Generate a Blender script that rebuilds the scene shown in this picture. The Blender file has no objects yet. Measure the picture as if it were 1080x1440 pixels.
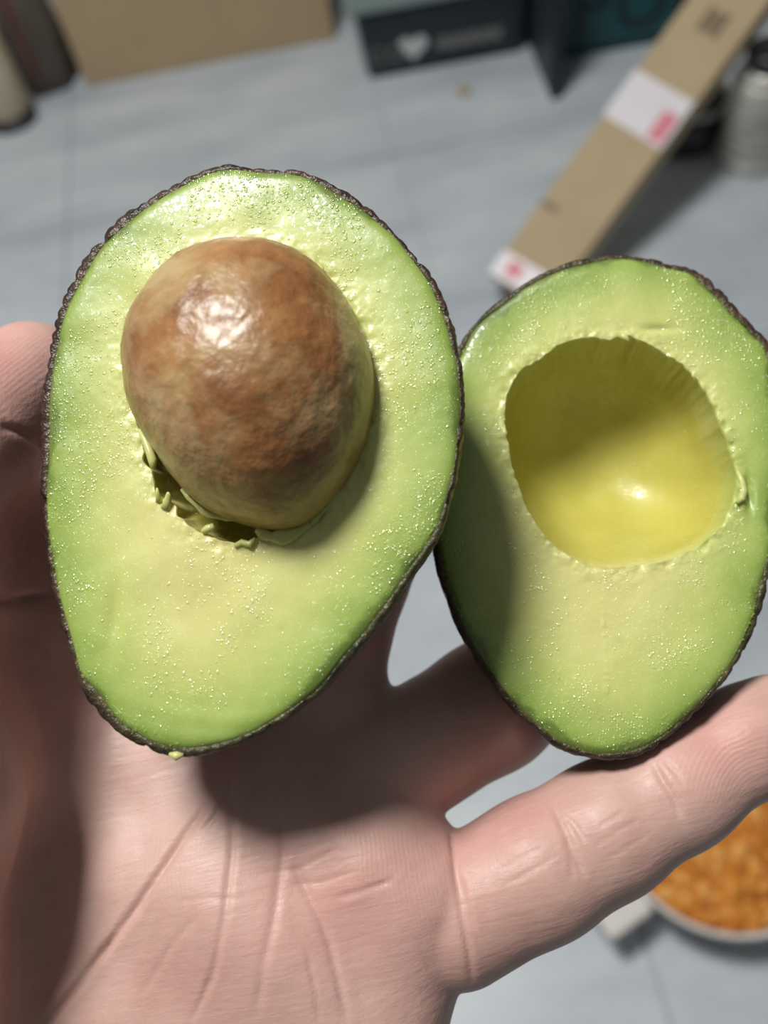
import bpy, math, random
import numpy as np
from mathutils import Vector, Matrix

random.seed(7)
rng = np.random.default_rng(7)
scene = bpy.context.scene
COL = scene.collection

# ------------------------------------------------------------------ camera
FPX = 1300.0                                   # focal length in pixels of the 1080x1440 frame
PITCH, ROLL = math.radians(55), math.radians(12.5)
CAM = np.array([0.0, 0.0, 1.0])
FWD = np.array([0, math.cos(PITCH), -math.sin(PITCH)])
R0 = np.array([1.0, 0, 0]); U0 = np.array([0, math.sin(PITCH), math.cos(PITCH)])
RGT = math.cos(ROLL) * R0 - math.sin(ROLL) * U0
UPV = math.sin(ROLL) * R0 + math.cos(ROLL) * U0
cd = bpy.data.cameras.new('camera')
cam = bpy.data.objects.new('camera', cd); COL.objects.link(cam)
cd.sensor_fit = 'VERTICAL'; cd.sensor_height = 36.0; cd.lens = FPX * 36.0 / 1440.0
cd.clip_start = 0.005; cd.clip_end = 50
cd.dof.use_dof = True; cd.dof.focus_distance = 0.154; cd.dof.aperture_fstop = 11.5
M = Matrix([[RGT[i], UPV[i], -FWD[i], CAM[i]] for i in range(3)] + [[0, 0, 0, 1]])
cam.matrix_world = M
scene.camera = cam

# ------------------------------------------------------------------ light
LDIR = np.array([-0.40, -0.72, -0.56]); LDIR /= np.linalg.norm(LDIR)     # towards the lamp: right, down, away
LW = LDIR[0] * RGT - LDIR[1] * UPV + LDIR[2] * FWD
CEIL = 2.7
t_l = (CEIL - 0.06 - CAM[2]) / LW[2]
LAMP = CAM + LW * t_l
world = bpy.data.worlds.new('room_ambience'); scene.world = world
world.use_nodes = True
bg = world.node_tree.nodes['Background']
bg.inputs['Color'].default_value = (0.92, 0.96, 1.0, 1); bg.inputs['Strength'].default_value = 0.085
ld = bpy.data.lights.new('ceiling_lamp_light', 'AREA')
ld.shape = 'DISK'; ld.size = 0.52; ld.energy = 46; ld.color = (1.0, 0.975, 0.93)
lamp = bpy.data.objects.new('ceiling_lamp_light', ld); COL.objects.link(lamp)
lamp.location = LAMP - np.array([0, 0, 0.045])

scene.view_settings.view_transform = 'Standard'
scene.view_settings.look = 'None'
scene.view_settings.gamma = 1.0
scene.view_settings.use_curve_mapping = False
scene.view_settings.exposure = 0.0
try:
    scene.cycles.use_denoising = True
except Exception:
    pass

# ------------------------------------------------------------------ helpers
def W(p):
    """camera millimetres (right, down, away) -> world metres"""
    p = np.asarray(p, float)
    return CAM + 0.001 * (p[..., 0:1] * RGT - p[..., 1:2] * UPV + p[..., 2:3] * FWD)

def C(px, py, z):
    """picture position and depth (mm) -> camera millimetres"""
    return np.array([(px - 540) * z / FPX, (py - 720) * z / FPX, z])

def ray(px, py):
    return (px - 540) / FPX * RGT - (py - 720) / FPX * UPV + FWD

def G(px, py, h=0.0):
    d = ray(px, py); t = (h - CAM[2]) / d[2]
    return CAM + t * d

def tag(o, label=None, cat=None, group=None, kind=None):
    if label: o['label'] = label
    if cat: o['category'] = cat
    if group: o['group'] = group
    if kind: o['kind'] = kind
    return o

def empty(name, loc, rz=0.0):
    o = bpy.data.objects.new(name, None); COL.objects.link(o)
    o.location = loc; o.rotation_euler = (0, 0, rz); o.empty_display_size = 0.02
    return o

def mesh(name, verts, faces, mat, parent=None, smooth=True, loc=None):
    me = bpy.data.meshes.new(name)
    verts = np.asarray(verts, np.float32)
    if isinstance(faces, np.ndarray):
        n, k = faces.shape
        me.vertices.add(len(verts)); me.vertices.foreach_set('co', verts.ravel())
        me.loops.add(n * k); me.loops.foreach_set('vertex_index', faces.astype(np.int32).ravel())
        me.polygons.add(n)
        me.polygons.foreach_set('loop_start', np.arange(0, n * k, k, dtype=np.int32))
        me.update(calc_edges=True)
    else:
        me.from_pydata(verts.tolist(), [], faces); me.update()
    me.validate()
    if smooth:
        me.polygons.foreach_set('use_smooth', np.ones(len(me.polygons), bool))
    me.materials.append(mat)
    o = bpy.data.objects.new(name, me); COL.objects.link(o)
    if parent: o.parent = parent
    if loc is not None: o.location = loc
    return o

def attr(o, name, vals):
    a = o.data.attributes.new(name, 'FLOAT', 'POINT')
    a.data.foreach_set('value', np.asarray(vals, np.float32))

def hash3(ix, iy, iz, seed):
    n = (ix * 374761393 + iy * 668265263 + iz * 2147483647 + seed * 974711) & 0xffffffff
    n = ((n ^ (n >> 13)) * 1274126177) & 0xffffffff
    return ((n ^ (n >> 16)) & 0xffff) / 32767.5 - 1.0

def vnoise(p, scale=1.0, seed=0):
    p = np.asarray(p, float) * scale
    i = np.floor(p).astype(np.int64); f = p - i
    f = f * f * f * (f * (f * 6 - 15) + 10)
    r = 0
    for a in (0, 1):
        wa = f[..., 0] if a else 1 - f[..., 0]
        for b in (0, 1):
            wb = f[..., 1] if b else 1 - f[..., 1]
            for c in (0, 1):
                wc = f[..., 2] if c else 1 - f[..., 2]
                r = r + wa * wb * wc * hash3(i[..., 0] + a, i[..., 1] + b, i[..., 2] + c, seed)
    return r

def fbm(p, scale, seed=0, octaves=3):
    r, a = 0, 1.0
    for k in range(octaves):
        r = r + a * vnoise(p, scale * 2 ** k, seed + k); a *= 0.5
    return r

def bumps(p, scale, seed=0):
    """rounded cell bumps, 0..1 (distance to jittered points)"""
    p = np.asarray(p, float) * scale
    i = np.floor(p).astype(np.int64)
    best = np.full(p.shape[:-1], 9.0)
    for a in (-1, 0, 1):
        for b in (-1, 0, 1):
            for c in (-1, 0, 1):
                q = i + np.array([a, b, c])
                j = np.stack([hash3(q[..., 0], q[..., 1], q[..., 2], seed + s) * 0.4 + 0.5 for s in (1, 2, 3)], -1)
                best = np.minimum(best, ((q + j - p) ** 2).sum(-1))
    return np.clip(1 - best * 1.5, 0, 1) ** 0.5

# --- materials
def srgb(r, g, b):
    f = lambda c: (c / 255 / 12.92) if c / 255 <= 0.04045 else ((c / 255 + 0.055) / 1.055) ** 2.4
    return (f(r), f(g), f(b), 1)

class NT:
    def __init__(s, name):
        s.m = bpy.data.materials.new(name); s.m.use_nodes = True
        s.t = s.m.node_tree; s.b = s.t.nodes['Principled BSDF']
    def n(s, kind, **kw):
        nd = s.t.nodes.new(kind)
        for k, v in kw.items():
            if k in nd.inputs: nd.inputs[k].default_value = v
            else: setattr(nd, k, v)
        return nd
    def l(s, a, b): s.t.links.new(a, b)
    def coord(s): return s.n('ShaderNodeTexCoord').outputs['Object']
    def noise(s, scale, detail=2, rough=0.5, vec=None):
        nd = s.n('ShaderNodeTexNoise'); nd.inputs['Scale'].default_value = scale
        nd.inputs['Detail'].default_value = detail; nd.inputs['Roughness'].default_value = rough
        s.l(vec if vec is not None else s.coord(), nd.inputs['Vector'])
        return nd.outputs['Fac']
    def ramp(s, fac, stops):
        r = s.n('ShaderNodeValToRGB'); e = r.color_ramp.elements
        while len(e) < len(stops): e.new(0.5)
        for k, (p, c) in enumerate(stops): e[k].position = p; e[k].color = c
        s.l(fac, r.inputs['Fac']); return r.outputs['Color']
    def mix(s, fac, a, b, mode='MIX'):
        m = s.n('ShaderNodeMix', data_type='RGBA', blend_type=mode)
        for v, k in ((fac, 0), (a, 6), (b, 7)):
            if hasattr(v, 'links') or hasattr(v, 'is_linked'): s.l(v, m.inputs[k])
            else: m.inputs[k].default_value = v
        return m.outputs[2]
    def math(s, op, a, b=0.0, c=None):
        m = s.n('ShaderNodeMath', operation=op)
        for k, v in enumerate((a, b) if c is None else (a, b, c)):
            if hasattr(v, 'is_linked'): s.l(v, m.inputs[k])
            else: m.inputs[k].default_value = v
        return m.outputs[0]
    def attr(s, name): return s.n('ShaderNodeAttribute', attribute_name=name).outputs['Fac']
    def bump(s, h, strength, dist, prev=None):
        b = s.n('ShaderNodeBump'); b.inputs['Strength'].default_value = strength; b.inputs['Distance'].default_value = dist
        s.l(h, b.inputs['Height'])
        if prev is not None: s.l(prev, b.inputs['Normal'])
        return b.outputs['Normal']
    def set(s, **kw):
        for k, v in kw.items():
            k = k.replace('_', ' ')
            if hasattr(v, 'is_linked'): s.l(v, s.b.inputs[k])
            else: s.b.inputs[k].default_value = v
        return s

def plain(name, col, rough=0.6, var=0.12, scale=20, bump=0.0, metallic=0.0, **kw):
    m = NT(name)
    dark = tuple(c * (1 - var) for c in col[:3]) + (1,); lite = tuple(min(1, c * (1 + var)) for c in col[:3]) + (1,)
    m.set(Base_Color=m.ramp(m.noise(scale, 4, 0.6), [(0.3, dark), (0.7, lite)]), Roughness=rough, Metallic=metallic)
    if bump: m.set(Normal=m.bump(m.noise(scale * 6, 3), bump, 0.002))
    for k, v in kw.items(): m.b.inputs[k.replace('_', ' ')].default_value = v
    return m.m

def box_vf(x0, x1, y0, y1, z0, z1):
    v = [(x0, y0, z0), (x1, y0, z0), (x1, y1, z0), (x0, y1, z0), (x0, y0, z1), (x1, y0, z1), (x1, y1, z1), (x0, y1, z1)]
    f = [(0, 3, 2, 1), (4, 5, 6, 7), (0, 1, 5, 4), (1, 2, 6, 5), (2, 3, 7, 6), (3, 0, 4, 7)]
    return v, f

def box(name, x0, x1, y0, y1, z0, z1, mat, parent=None, bevel=0.0, loc=None):
    v, f = box_vf(x0, x1, y0, y1, z0, z1)
    o = mesh(name, v, f, mat, parent, smooth=False, loc=loc)
    if bevel:
        b = o.modifiers.new('bevel', 'BEVEL'); b.width = bevel; b.segments = 3; b.limit_method = 'ANGLE'
    return o

def lathe(name, prof, mat, parent=None, seg=48, loc=None, wob=None, shift=None):
    """prof: list of (r, z); closed at r=0 ends"""
    v, f = [], []
    n = len(prof)
    for i, (r, z) in enumerate(prof):
        for k in range(seg):
            a = 2 * math.pi * k / seg
            rr = r * (1 + (wob(a, z) if wob else 0))
            v.append((rr * math.cos(a), rr * math.sin(a), z))
    for i in range(n - 1):
        for k in range(seg):
            k2 = (k + 1) % seg
            f.append((i * seg + k, i * seg + k2, (i + 1) * seg + k2, (i + 1) * seg + k))
    return mesh(name, v, f, mat, parent, loc=loc)

def text_obj(name, body, size, mat, parent, mtx, extrude=0.0006, align='CENTER'):
    cu = bpy.data.curves.new('tmp', 'FONT'); cu.body = body; cu.size = size; cu.extrude = extrude
    cu.align_x = align; cu.align_y = 'CENTER'
    to = bpy.data.objects.new('tmp', cu); COL.objects.link(to)
    dg = bpy.context.evaluated_depsgraph_get(); dg.update()
    me = bpy.data.meshes.new_from_object(to.evaluated_get(dg))
    bpy.data.objects.remove(to)
    me.name = name; me.materials.clear(); me.materials.append(mat)
    o = bpy.data.objects.new(name, me); COL.objects.link(o)
    o.parent = parent; o.matrix_local = mtx
    return o

# ------------------------------------------------------------------ setting: tiled floor, walls, ceiling
def tile_material():
    m = NT('grey_tile'); co = m.coord()
    geo = m.n('ShaderNodeNewGeometry').outputs['Position']
    mp = m.n('ShaderNodeMapping'); mp.inputs['Rotation'].default_value = (0, 0, 0.5); mp.inputs['Scale'].default_value = (1, 3.2, 1)
    m.l(geo, mp.inputs['Vector'])
    cloud = m.noise(3.2, 6, 0.6, mp.outputs['Vector'])
    base = m.ramp(cloud, [(0.34, srgb(174, 183, 192)), (0.5, srgb(188, 197, 205)), (0.68, srgb(203, 210, 216))])
    vein = m.noise(5.5, 8, 0.7, mp.outputs['Vector'])
    v2 = m.ramp(m.math('ABSOLUTE', m.math('SUBTRACT', vein, 0.5)), [(0.0, (0.86, 0.86, 0.87, 1)), (0.03, (1, 1, 1, 1))])
    m.set(Base_Color=m.mix(0.5, base, m.mix(1.0, base, v2, 'MULTIPLY')), Roughness=0.42, Normal=m.bump(m.noise(260, 2, 0.5, geo), 0.05, 0.001))
    return m.m
m_tile = tile_material()
m_grout = plain('grey_grout', srgb(176, 183, 190), 0.9, 0.1, 60)
m_wall = plain('pale_wall_paint', srgb(196, 194, 188), 0.8, 0.03, 6, 0.05)
m_ceil = plain('white_ceiling_paint', srgb(226, 226, 222), 0.85, 0.02, 6)
TILE, GAP = 0.60, 0.004
g1 = G(570, 260)
floor = box('floor', -2.4, 2.4, -1.6, 3.2, -0.03, -0.004, m_grout); tag(floor, kind='structure')
tv, tf = box_vf(0, TILE - GAP, 0, TILE - GAP, -0.012, 0)
tile_me = None
x0 = g1[0] - math.ceil((g1[0] + 2.4) / TILE) * TILE
yy = 0.86 - 4 * TILE
for i in range(9):
    for j in range(9):
        xa, ya = x0 + i * TILE, yy + j * TILE
        if xa > 2.3 or ya > 3.1 or xa < -2.9 or ya < -1.9: continue
        if tile_me is None:
            o = mesh('tile', tv, tf, m_tile, floor, smooth=False); tile_me = o.data
            b = o.modifiers.new('bevel', 'BEVEL'); b.width = 0.0015; b.segments = 2
        else:
            o = bpy.data.objects.new('tile', tile_me); COL.objects.link(o); o.parent = floor
        o.location = (xa, ya, 0)
wb = box('wall_back', -2.4, 2.4, 2.75, 2.87, 0, CEIL, m_wall); tag(wb, kind='structure')
wl = box('wall_left', -2.42, -2.3, -1.6, 2.75, 0, CEIL, m_wall); tag(wl, kind='structure')
ce = box('ceiling', -2.42, 2.4, -1.6, 2.87, CEIL, CEIL + 0.08, m_ceil); tag(ce, kind='structure')
# the ceiling lamp the light comes from
em = NT('lamp_diffuser'); em.set(Base_Color=(0.9, 0.9, 0.88, 1), Emission_Color=(1, 0.96, 0.9, 1), Emission_Strength=2.0)
cl = empty('ceiling_lamp', (LAMP[0], LAMP[1], CEIL)); tag(cl, 'round white flush ceiling lamp above the floor tiles', 'lamp')
lathe('lamp_base', [(0.0, 0.0), (0.29, 0.0), (0.29, -0.02), (0.0, -0.02)], plain('lamp_white', srgb(230, 230, 228)), cl)
lathe('lamp_shade', [(0.28, -0.021), (0.28, -0.045), (0.265, -0.06), (0.0, -0.06)], em.m, cl)
lamp.location = (LAMP[0], LAMP[1], CEIL - 0.065)

# ------------------------------------------------------------------ avocado halves
def resample(pts, n, centre):
    """closed pixel outline -> radius as a function of angle about centre (numpy arrays)"""
    p = np.asarray(pts, float) - centre
    a = np.arctan2(p[:, 1], p[:, 0]); r = np.hypot(p[:, 0], p[:, 1])
    o = np.argsort(a); a, r = a[o], r[o]
    a = np.concatenate([a - 2 * np.pi, a, a + 2 * np.pi]); r = np.concatenate([r, r, r])
    th = np.linspace(-np.pi, np.pi, n, endpoint=False)
    rr = np.interp(th, a, r)
    return th, rr

def psmooth(r, s):
    n = len(r); k = np.arange(n); k = np.minimum(k, n - k)
    g = np.exp(-0.5 * (k / s) ** 2); g /= g.sum()
    return np.real(np.fft.ifft(np.fft.fft(r) * np.fft.fft(g)))

def pnoise(th, freq, seed):
    p = np.stack([np.cos(th) * freq / 6.283, np.sin(th) * freq / 6.283, np.zeros_like(th)], -1)
    return vnoise(p + 31.7, 1.0, seed)

class Face:
    """a cut plane: local mm (u right, v down, w towards the viewer)"""
    def __init__(s, px, py, z, n):
        s.o = C(px, py, z); n = np.array(n, float); s.n = n / np.linalg.norm(n)
        s.e1 = np.array([1.0, 0, 0]) - s.n * s.n[0]; s.e1 /= np.linalg.norm(s.e1)
        s.e2 = np.cross(s.e1, s.n)
        if s.e2[1] < 0: s.e2 = -s.e2
    def uv(s, pts):
        out = []
        for px, py in pts:
            d = np.array([(px - 540) / FPX, (py - 720) / FPX, 1.0])
            p = d * (s.o @ s.n) / (d @ s.n) - s.o
            out.append((p @ s.e1, p @ s.e2))
        return np.array(out)
    def world(s, u, v, w):
        p = s.o + u[..., None] * s.e1 + v[..., None] * s.e2 + w[..., None] * s.n
        return W(p)

def grid_faces(nr, nt, flip=False):
    i = np.arange(nr - 1)[:, None]; k = np.arange(nt)[None, :]; k2 = (k + 1) % nt
    q = np.stack([i * nt + k, (i + 1) * nt + k, (i + 1) * nt + k2, i * nt + k2], -1).reshape(-1, 4)
    return q[:, ::-1] if flip else q

# --- flesh, rind and seed materials
def flesh_material(name, wet_bead=False):
    m = NT(name); co = m.coord()
    d = m.attr('edge_mm'); cav = m.attr('cavity')
    n1 = m.noise(70, 3, 0.55, co); n2 = m.noise(260, 2, 0.5, co)
    dd = m.math('ADD', d, m.math('MULTIPLY', m.math('SUBTRACT', n1, 0.5), 9.0))
    dd = m.math('ADD', dd, m.math('MULTIPLY', m.math('SUBTRACT', n2, 0.5), 2.5))
    col = m.ramp(m.math('DIVIDE', dd, 26.0), [
        (0.0, srgb(108, 130, 54)), (0.04, srgb(146, 172, 80)), (0.18, srgb(174, 194, 102)),
        (0.40, srgb(203, 211, 124)), (0.64, srgb(219, 219, 140)), (1.0, srgb(222, 217, 140))])
    col = m.mix(cav, col, m.ramp(n1, [(0.3, srgb(190, 184, 82)), (0.7, srgb(206, 198, 100))]))
    # bruised olive flecks
    spot = m.ramp(m.noise(120, 2, 0.5, co), [(0.66, (0, 0, 0, 1)), (0.78, (1, 1, 1, 1))])
    col = m.mix(m.math('MULTIPLY', spot, 0.25), col, srgb(170, 172, 84))
    if wet_bead:
        m.set(Base_Color=col, Roughness=0.11, Specular_IOR_Level=1.0, IOR=1.55)
        return m.m
    wet = m.noise(90, 2, 0.5, co)
    m.set(Base_Color=col, Roughness=m.ramp(wet, [(0.35, (0.46,) * 3 + (1,)), (0.65, (0.32,) * 3 + (1,))]),
          Subsurface_Weight=0.22, Subsurface_Scale=0.004, Subsurface_Radius=(1.0, 1.0, 0.35), Specular_IOR_Level=0.5)
    patch = m.ramp(m.noise(75, 3, 0.6, co), [(0.36, (0.35,) * 3 + (1,)), (0.64, (1, 1, 1, 1))])
    nb = m.bump(m.noise(240, 2, 0.5, co), 0.06, 0.0008)
    nb = m.bump(m.noise(2200, 2, 0.6, co), 0.05, 0.0003, nb)
    # wet film: beads of juice stand proud of the flesh only in the clear coat
    r = m.n('ShaderNodeMapRange', interpolation_type='SMOOTHSTEP'); r.inputs['From Min'].default_value = 0.42; r.inputs['From Max'].default_value = 0.86
    m.l(m.noise(1750, 1, 0.4, co), r.inputs['Value'])
    cn = m.bump(m.noise(560, 2, 0.5, co), 0.30, 0.0006)
    cn = m.bump(m.math('MULTIPLY', r.outputs[0], patch), 1.0, 0.0008, cn)
    m.set(Coat_Weight=0.5, Coat_Roughness=0.14, Coat_IOR=1.75, Coat_Normal=cn)
    m.set(Normal=nb)
    return m.m
m_flesh = flesh_material('avocado_flesh')
m_bead = flesh_material('juice_on_flesh', True)

def rind_material():
    m = NT('avocado_rind'); co = m.coord()
    a = m.attr('green')
    base = m.ramp(m.noise(330, 3, 0.6, co), [(0.3, srgb(34, 22, 22)), (0.55, srgb(70, 48, 44)), (0.75, srgb(104, 74, 62))])
    grn = m.ramp(m.noise(330, 3, 0.6, co), [(0.3, srgb(36, 40, 26)), (0.7, srgb(78, 82, 48))])
    lip = m.attr('lip')
    c = m.mix(a, base, grn)
    c = m.mix(lip, c, m.ramp(m.noise(500, 2, 0.5, co), [(0.35, srgb(66, 66, 32)), (0.65, srgb(104, 94, 54))]))
    m.set(Base_Color=c, Roughness=0.34, Specular_IOR_Level=0.4, Normal=m.bump(m.noise(700, 3, 0.6, co), 0.9, 0.0007))
    return m.m
m_rind = rind_material()

def seed_material():
    m = NT('avocado_seed_coat'); co = m.coord()
    warp = m.n('ShaderNodeVectorMath', operation='ADD'); m.l(co, warp.inputs[0])
    nz = m.n('ShaderNodeTexNoise'); nz.inputs['Scale'].default_value = 60; m.l(co, nz.inputs['Vector'])
    sc = m.n('ShaderNodeVectorMath', operation='SCALE'); sc.inputs['Scale'].default_value = 0.012
    m.l(nz.outputs['Color'], sc.inputs[0]); m.l(sc.outputs[0], warp.inputs[1])
    brown = m.ramp(m.noise(95, 4, 0.6, warp.outputs[0]), [(0.25, srgb(116, 70, 36)), (0.5, srgb(156, 106, 62)), (0.78, srgb(190, 146, 96))])
    film = m.ramp(m.noise(52, 5, 0.62, warp.outputs[0]), [(0.44, (0, 0, 0, 1)), (0.62, (1, 1, 1, 1))])
    c = m.mix(m.math('MULTIPLY', film, 0.78), brown, srgb(198, 176, 128))
    low = m.attr('rim')
    c = m.mix(low, c, m.ramp(m.noise(140, 3, 0.6, co), [(0.3, srgb(150, 128, 62)), (0.7, srgb(190, 172, 98))]))
    nb = m.bump(m.noise(300, 4, 0.6, co), 0.45, 0.0012)
    nb = m.bump(m.noise(900, 2, 0.5, co), 0.15, 0.0004, nb)
    m.set(Base_Color=c, Roughness=0.38, Specular_IOR_Level=0.5, Normal=nb, Coat_Weight=0.25, Coat_Roughness=0.22)
    return m.m
m_seed = seed_material()
m_pulp = plain('pale_pulp', srgb(206, 208, 130), 0.3, 0.08, 300, Subsurface_Weight=0.2, Subsurface_Scale=0.003)

NT_ = 640
NBEAD = 3400
def build_half(face, out_px, inset_px, cav_px, cpx, depth, soft, back, seed, rag, bead, greenside, root, undul):
    c = face.uv([cpx])[0]
    out = face.uv(out_px); cav = face.uv(cav_px)
    th, ro = resample(out, NT_, c)
    ro = psmooth(ro, 3.0)
    mmpx = face.o[2] / FPX
    ro_f = ro - inset_px(th) * mmpx
    _, rc = resample(cav, NT_, c)
    rc = psmooth(rc, 2.0); rcs = psmooth(rc, 16.0); rc = rc + rag(th)
    ct, st = np.cos(th), np.sin(th)
    # flesh: cavity rings then face rings
    NC, NF = 56, 150
    s = np.sin(np.linspace(0.0005, np.pi / 2, NC)); t = np.linspace(0, 1, NF + 1)[1:] ** 1.15
    R = np.concatenate([s[:, None] * (rcs + (rc - rcs) * s[:, None] ** 14), rc + (ro_f - rc) * t[:, None]], 0)
    U, V = c[0] + R * ct, c[1] + R * st
    P3 = np.stack([U, V, np.zeros_like(U)], -1)
    pw = soft(th)
    rho = np.concatenate([np.broadcast_to(s[:, None], (NC, NT_)), np.ones((NF, NT_))], 0)
    wc = -depth(th) * np.clip(1 - rho ** 2, 0, 1) ** pw
    wobble = 0.30 * fbm(P3, 1 / 12.0, seed, 2) + 0.03 * fbm(P3, 1 / 2.6, seed + 9, 2)
    ex, ey = (c[0] + ro_f * ct).astype(np.float32), (c[1] + ro_f * st).astype(np.float32)
    dout = np.stack([np.sqrt(np.min((u[:, None] - ex) ** 2 + (v[:, None] - ey) ** 2, -1)) for u, v in zip(U.astype(np.float32), V.astype(np.float32))])
    drim = np.maximum(R - rc, 0)
    Wz = wc + wobble * (0.5 + 0.5 * (R >= rc)) - 0.9 * np.exp(-dout / 0.7)
    # slight crumble where the stone was torn out
    Wz = Wz + (R >= rc * 0.97) * np.exp(-drim / 1.3) * 0.35 * fbm(P3, 1 / 1.6, seed + 20, 2)
    Wz = Wz + undul(U, V, R, rc, th)
    pos = face.world(U, V, Wz).reshape(-1, 3)
    loc = np.array(root.location)
    fl = mesh('flesh', pos - loc, grid_faces(NC + NF, NT_, True), m_flesh, root)
    # close the middle of the cavity
    cavity = np.clip((rc - R) / 1.5 + 0.15, 0, 1) * np.clip(-wc / 6.0, 0, 1)
    attr(fl, 'edge_mm', dout.ravel()); attr(fl, 'cavity', cavity.ravel())
    # beads of juice standing on the cut face: too small and many to count
    g = np.random.default_rng(seed)
    area = np.maximum((R[1:] - R[:-1]), 0)[NC:] * R[NC:-1]
    msk = (dout[NC:-1] > 0.25)
    clump = np.clip(fbm(P3[NC:-1], 1 / 7.0, seed + 77, 3) * 1.3 + 0.25, 0.06, 1) ** 1.5
    edge = 1 + 1.5 * np.exp(-dout[NC:-1] / 5.0)
    pr = (area * msk * clump * edge).ravel(); pr /= pr.sum()
    pick = g.choice(len(pr), NBEAD, replace=False, p=pr)
    ii, jj = pick // NT_ + NC, pick % NT_
    rr_ = 0.09 + 0.22 * g.random(NBEAD) ** 2.0
    rings, segs = 4, 10
    dome = [(0.0, 0.0, 1.0)]
    for a in range(1, rings + 1):
        t_ = a / rings * math.radians(33)
        for k in range(segs):
            dome.append((math.sin(t_) * math.cos(2 * math.pi * k / segs), math.sin(t_) * math.sin(2 * math.pi * k / segs), math.cos(t_)))
    dome = np.array(dome); dome[:, 2] -= math.cos(math.radians(30)); dome /= math.sin(math.radians(33))
    df = [(0, 1 + k, 1 + (k + 1) % segs) for k in range(segs)]
    for a in range(rings - 1):
        for k in range(segs):
            p, q = 1 + a * segs + k, 1 + a * segs + (k + 1) % segs
            df += [(p, p + segs, q + segs), (p, q + segs, q)]
    df = np.array(df)
    an = g.random(NBEAD) * 6.28; el = 0.7 + 0.8 * g.random(NBEAD)
    du, dv, dw = dome[None, :, 0] * rr_[:, None] * el[:, None], dome[None, :, 1] * rr_[:, None], dome[None, :, 2] * rr_[:, None]
    bu = U[ii, jj][:, None] + du * np.cos(an)[:, None] - dv * np.sin(an)[:, None]
    bv_ = V[ii, jj][:, None] + du * np.sin(an)[:, None] + dv * np.cos(an)[:, None]
    bw = Wz[ii, jj][:, None] + dw
    bp = face.world(bu, bv_, bw).reshape(-1, 3)
    bf = (df[None] + (np.arange(NBEAD) * len(dome))[:, None, None]).reshape(-1, 3)
    be = mesh('juice_beads', bp - loc, bf, m_bead, fl); be['kind'] = 'stuff'
    attr(be, 'edge_mm', np.repeat(dout[ii, jj], len(dome))); attr(be, 'cavity', np.zeros(NBEAD * len(dome)))
    # rind: over the rim and round the back
    NB = 120
    ph = np.linspace(0, 1, NB)
    rim_n = 10
    rows_r, rows_w = [], []
    e = (ro - ro_f)
    for k in range(rim_n):
        q = k / (rim_n - 1)
        rows_r.append(ro_f - 0.25 + (e + 0.25) * np.sin(q * np.pi / 2)); rows_w.append(np.full_like(ro, -0.75 - 1.0 * (1 - np.cos(q * np.pi / 2)) + 0.25 * math.sin(q * np.pi)))
    cb = np.array([c[0], c[1] + 3.0])
    for k in range(1, NB):
        a = (k / (NB - 1)) * np.pi / 2
        rows_r.append(ro * max(math.cos(a), 0.004) ** 0.72); rows_w.append(np.full_like(ro, -1.75 - back * math.sin(a)))
    RR = np.array(rows_r); WW = np.array(rows_w)
    U2, V2 = c[0] + RR * ct, c[1] + RR * st
    P2 = np.stack([U2, V2, WW], -1)
    amp = bead(th)[None, :]
    lift = np.clip((np.arange(len(RR))[:, None] - 0.6) / 4.5, 0, 1)
    b1 = bumps(P2, 1 / 2.2, seed + 40); b2 = bumps(P2, 1 / 1.1, seed + 50)
    disp = (1.2 * b1 + 0.4 * b2 - 0.95) * amp * lift + 0.25 * fbm(P2, 1 / 6.0, seed + 60, 2) * lift
    back_a = np.clip(-(WW + 1.75) / back, 0, 1)
    rad = np.cos(np.arcsin(back_a)); dn = back_a
    U2 = U2 + disp * rad * ct; V2 = V2 + disp * rad * st; WW = WW - disp * dn
    pos = face.world(U2, V2, WW).reshape(-1, 3)
    rd = mesh('rind', pos - loc, grid_faces(len(RR), NT_, True), m_rind, root)
    rd['label'] = 'dark pebbly rind'
    attr(rd, 'green', np.broadcast_to(np.clip(greenside(th), 0, 1)[None, :], RR.shape).ravel())
    lipv = np.zeros_like(RR); lipv[:3] = np.array([1, 0.7, 0.3])[:, None]
    attr(rd, 'lip', lipv.ravel())
    return fl, rd, c, th, rc, ro

def angdist(th, deg):
    d = th - math.radians(deg)
    return np.abs((d + np.pi) % (2 * np.pi) - np.pi)

# --- left half, with the stone in it
L_OUT = [(292,231),(315,226),(361,233),(400,234),(430,239),(476,262),(534,304),(580,353),(614,400),(631,436),(640,476),(649,533),(651,567),(648,620),(643,650),
         (634,690),(614,755),(574,812),(534,870),(488,927),(442,979),(396,1013),(338,1046),(281,1063),(240,1064),(205,1054),(166,1030),(134,1006),
         (106,970),(98,920),(84,875),(74,835),(65,795),(58,740),(55,703),(56,657),(58,613),(61,544),(67,487),(78,447),(93,405),(110,374),(133,338),(162,309),(212,274),(262,244)]
L_SEED = [(343,349),(400,355),(440,373),(473,403),(500,447),(520,493),(527,540),(523,587),(510,633),(490,673),(467,706),(447,728),(420,744),(390,748),(360,742),(327,732),
          (297,720),(267,697),(247,670),(223,637),(200,600),(187,560),(183,507),(190,470),(210,430),(240,393),(287,362)]
L_CAV = [(343,350),(400,356),(439,374),(472,404),(499,447),(518,493),(525,540),(521,587),(508,632),(488,671),(466,703),(448,728),(424,746),(398,756),(380,758),(363,752),(347,767),
         (317,762),(290,747),(257,730),(240,708),(222,698),(215,667),(204,650),(199,617),(190,590),(186,560),(182,507),(190,470),(211,430),(241,394),(288,363)]
fL = Face(350, 640, 145, (-0.12, -0.14, -0.98))
base_L = W(C(300, 760, 178))[...]
rootL = empty('avocado_half', tuple(base_L.ravel()))
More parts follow.
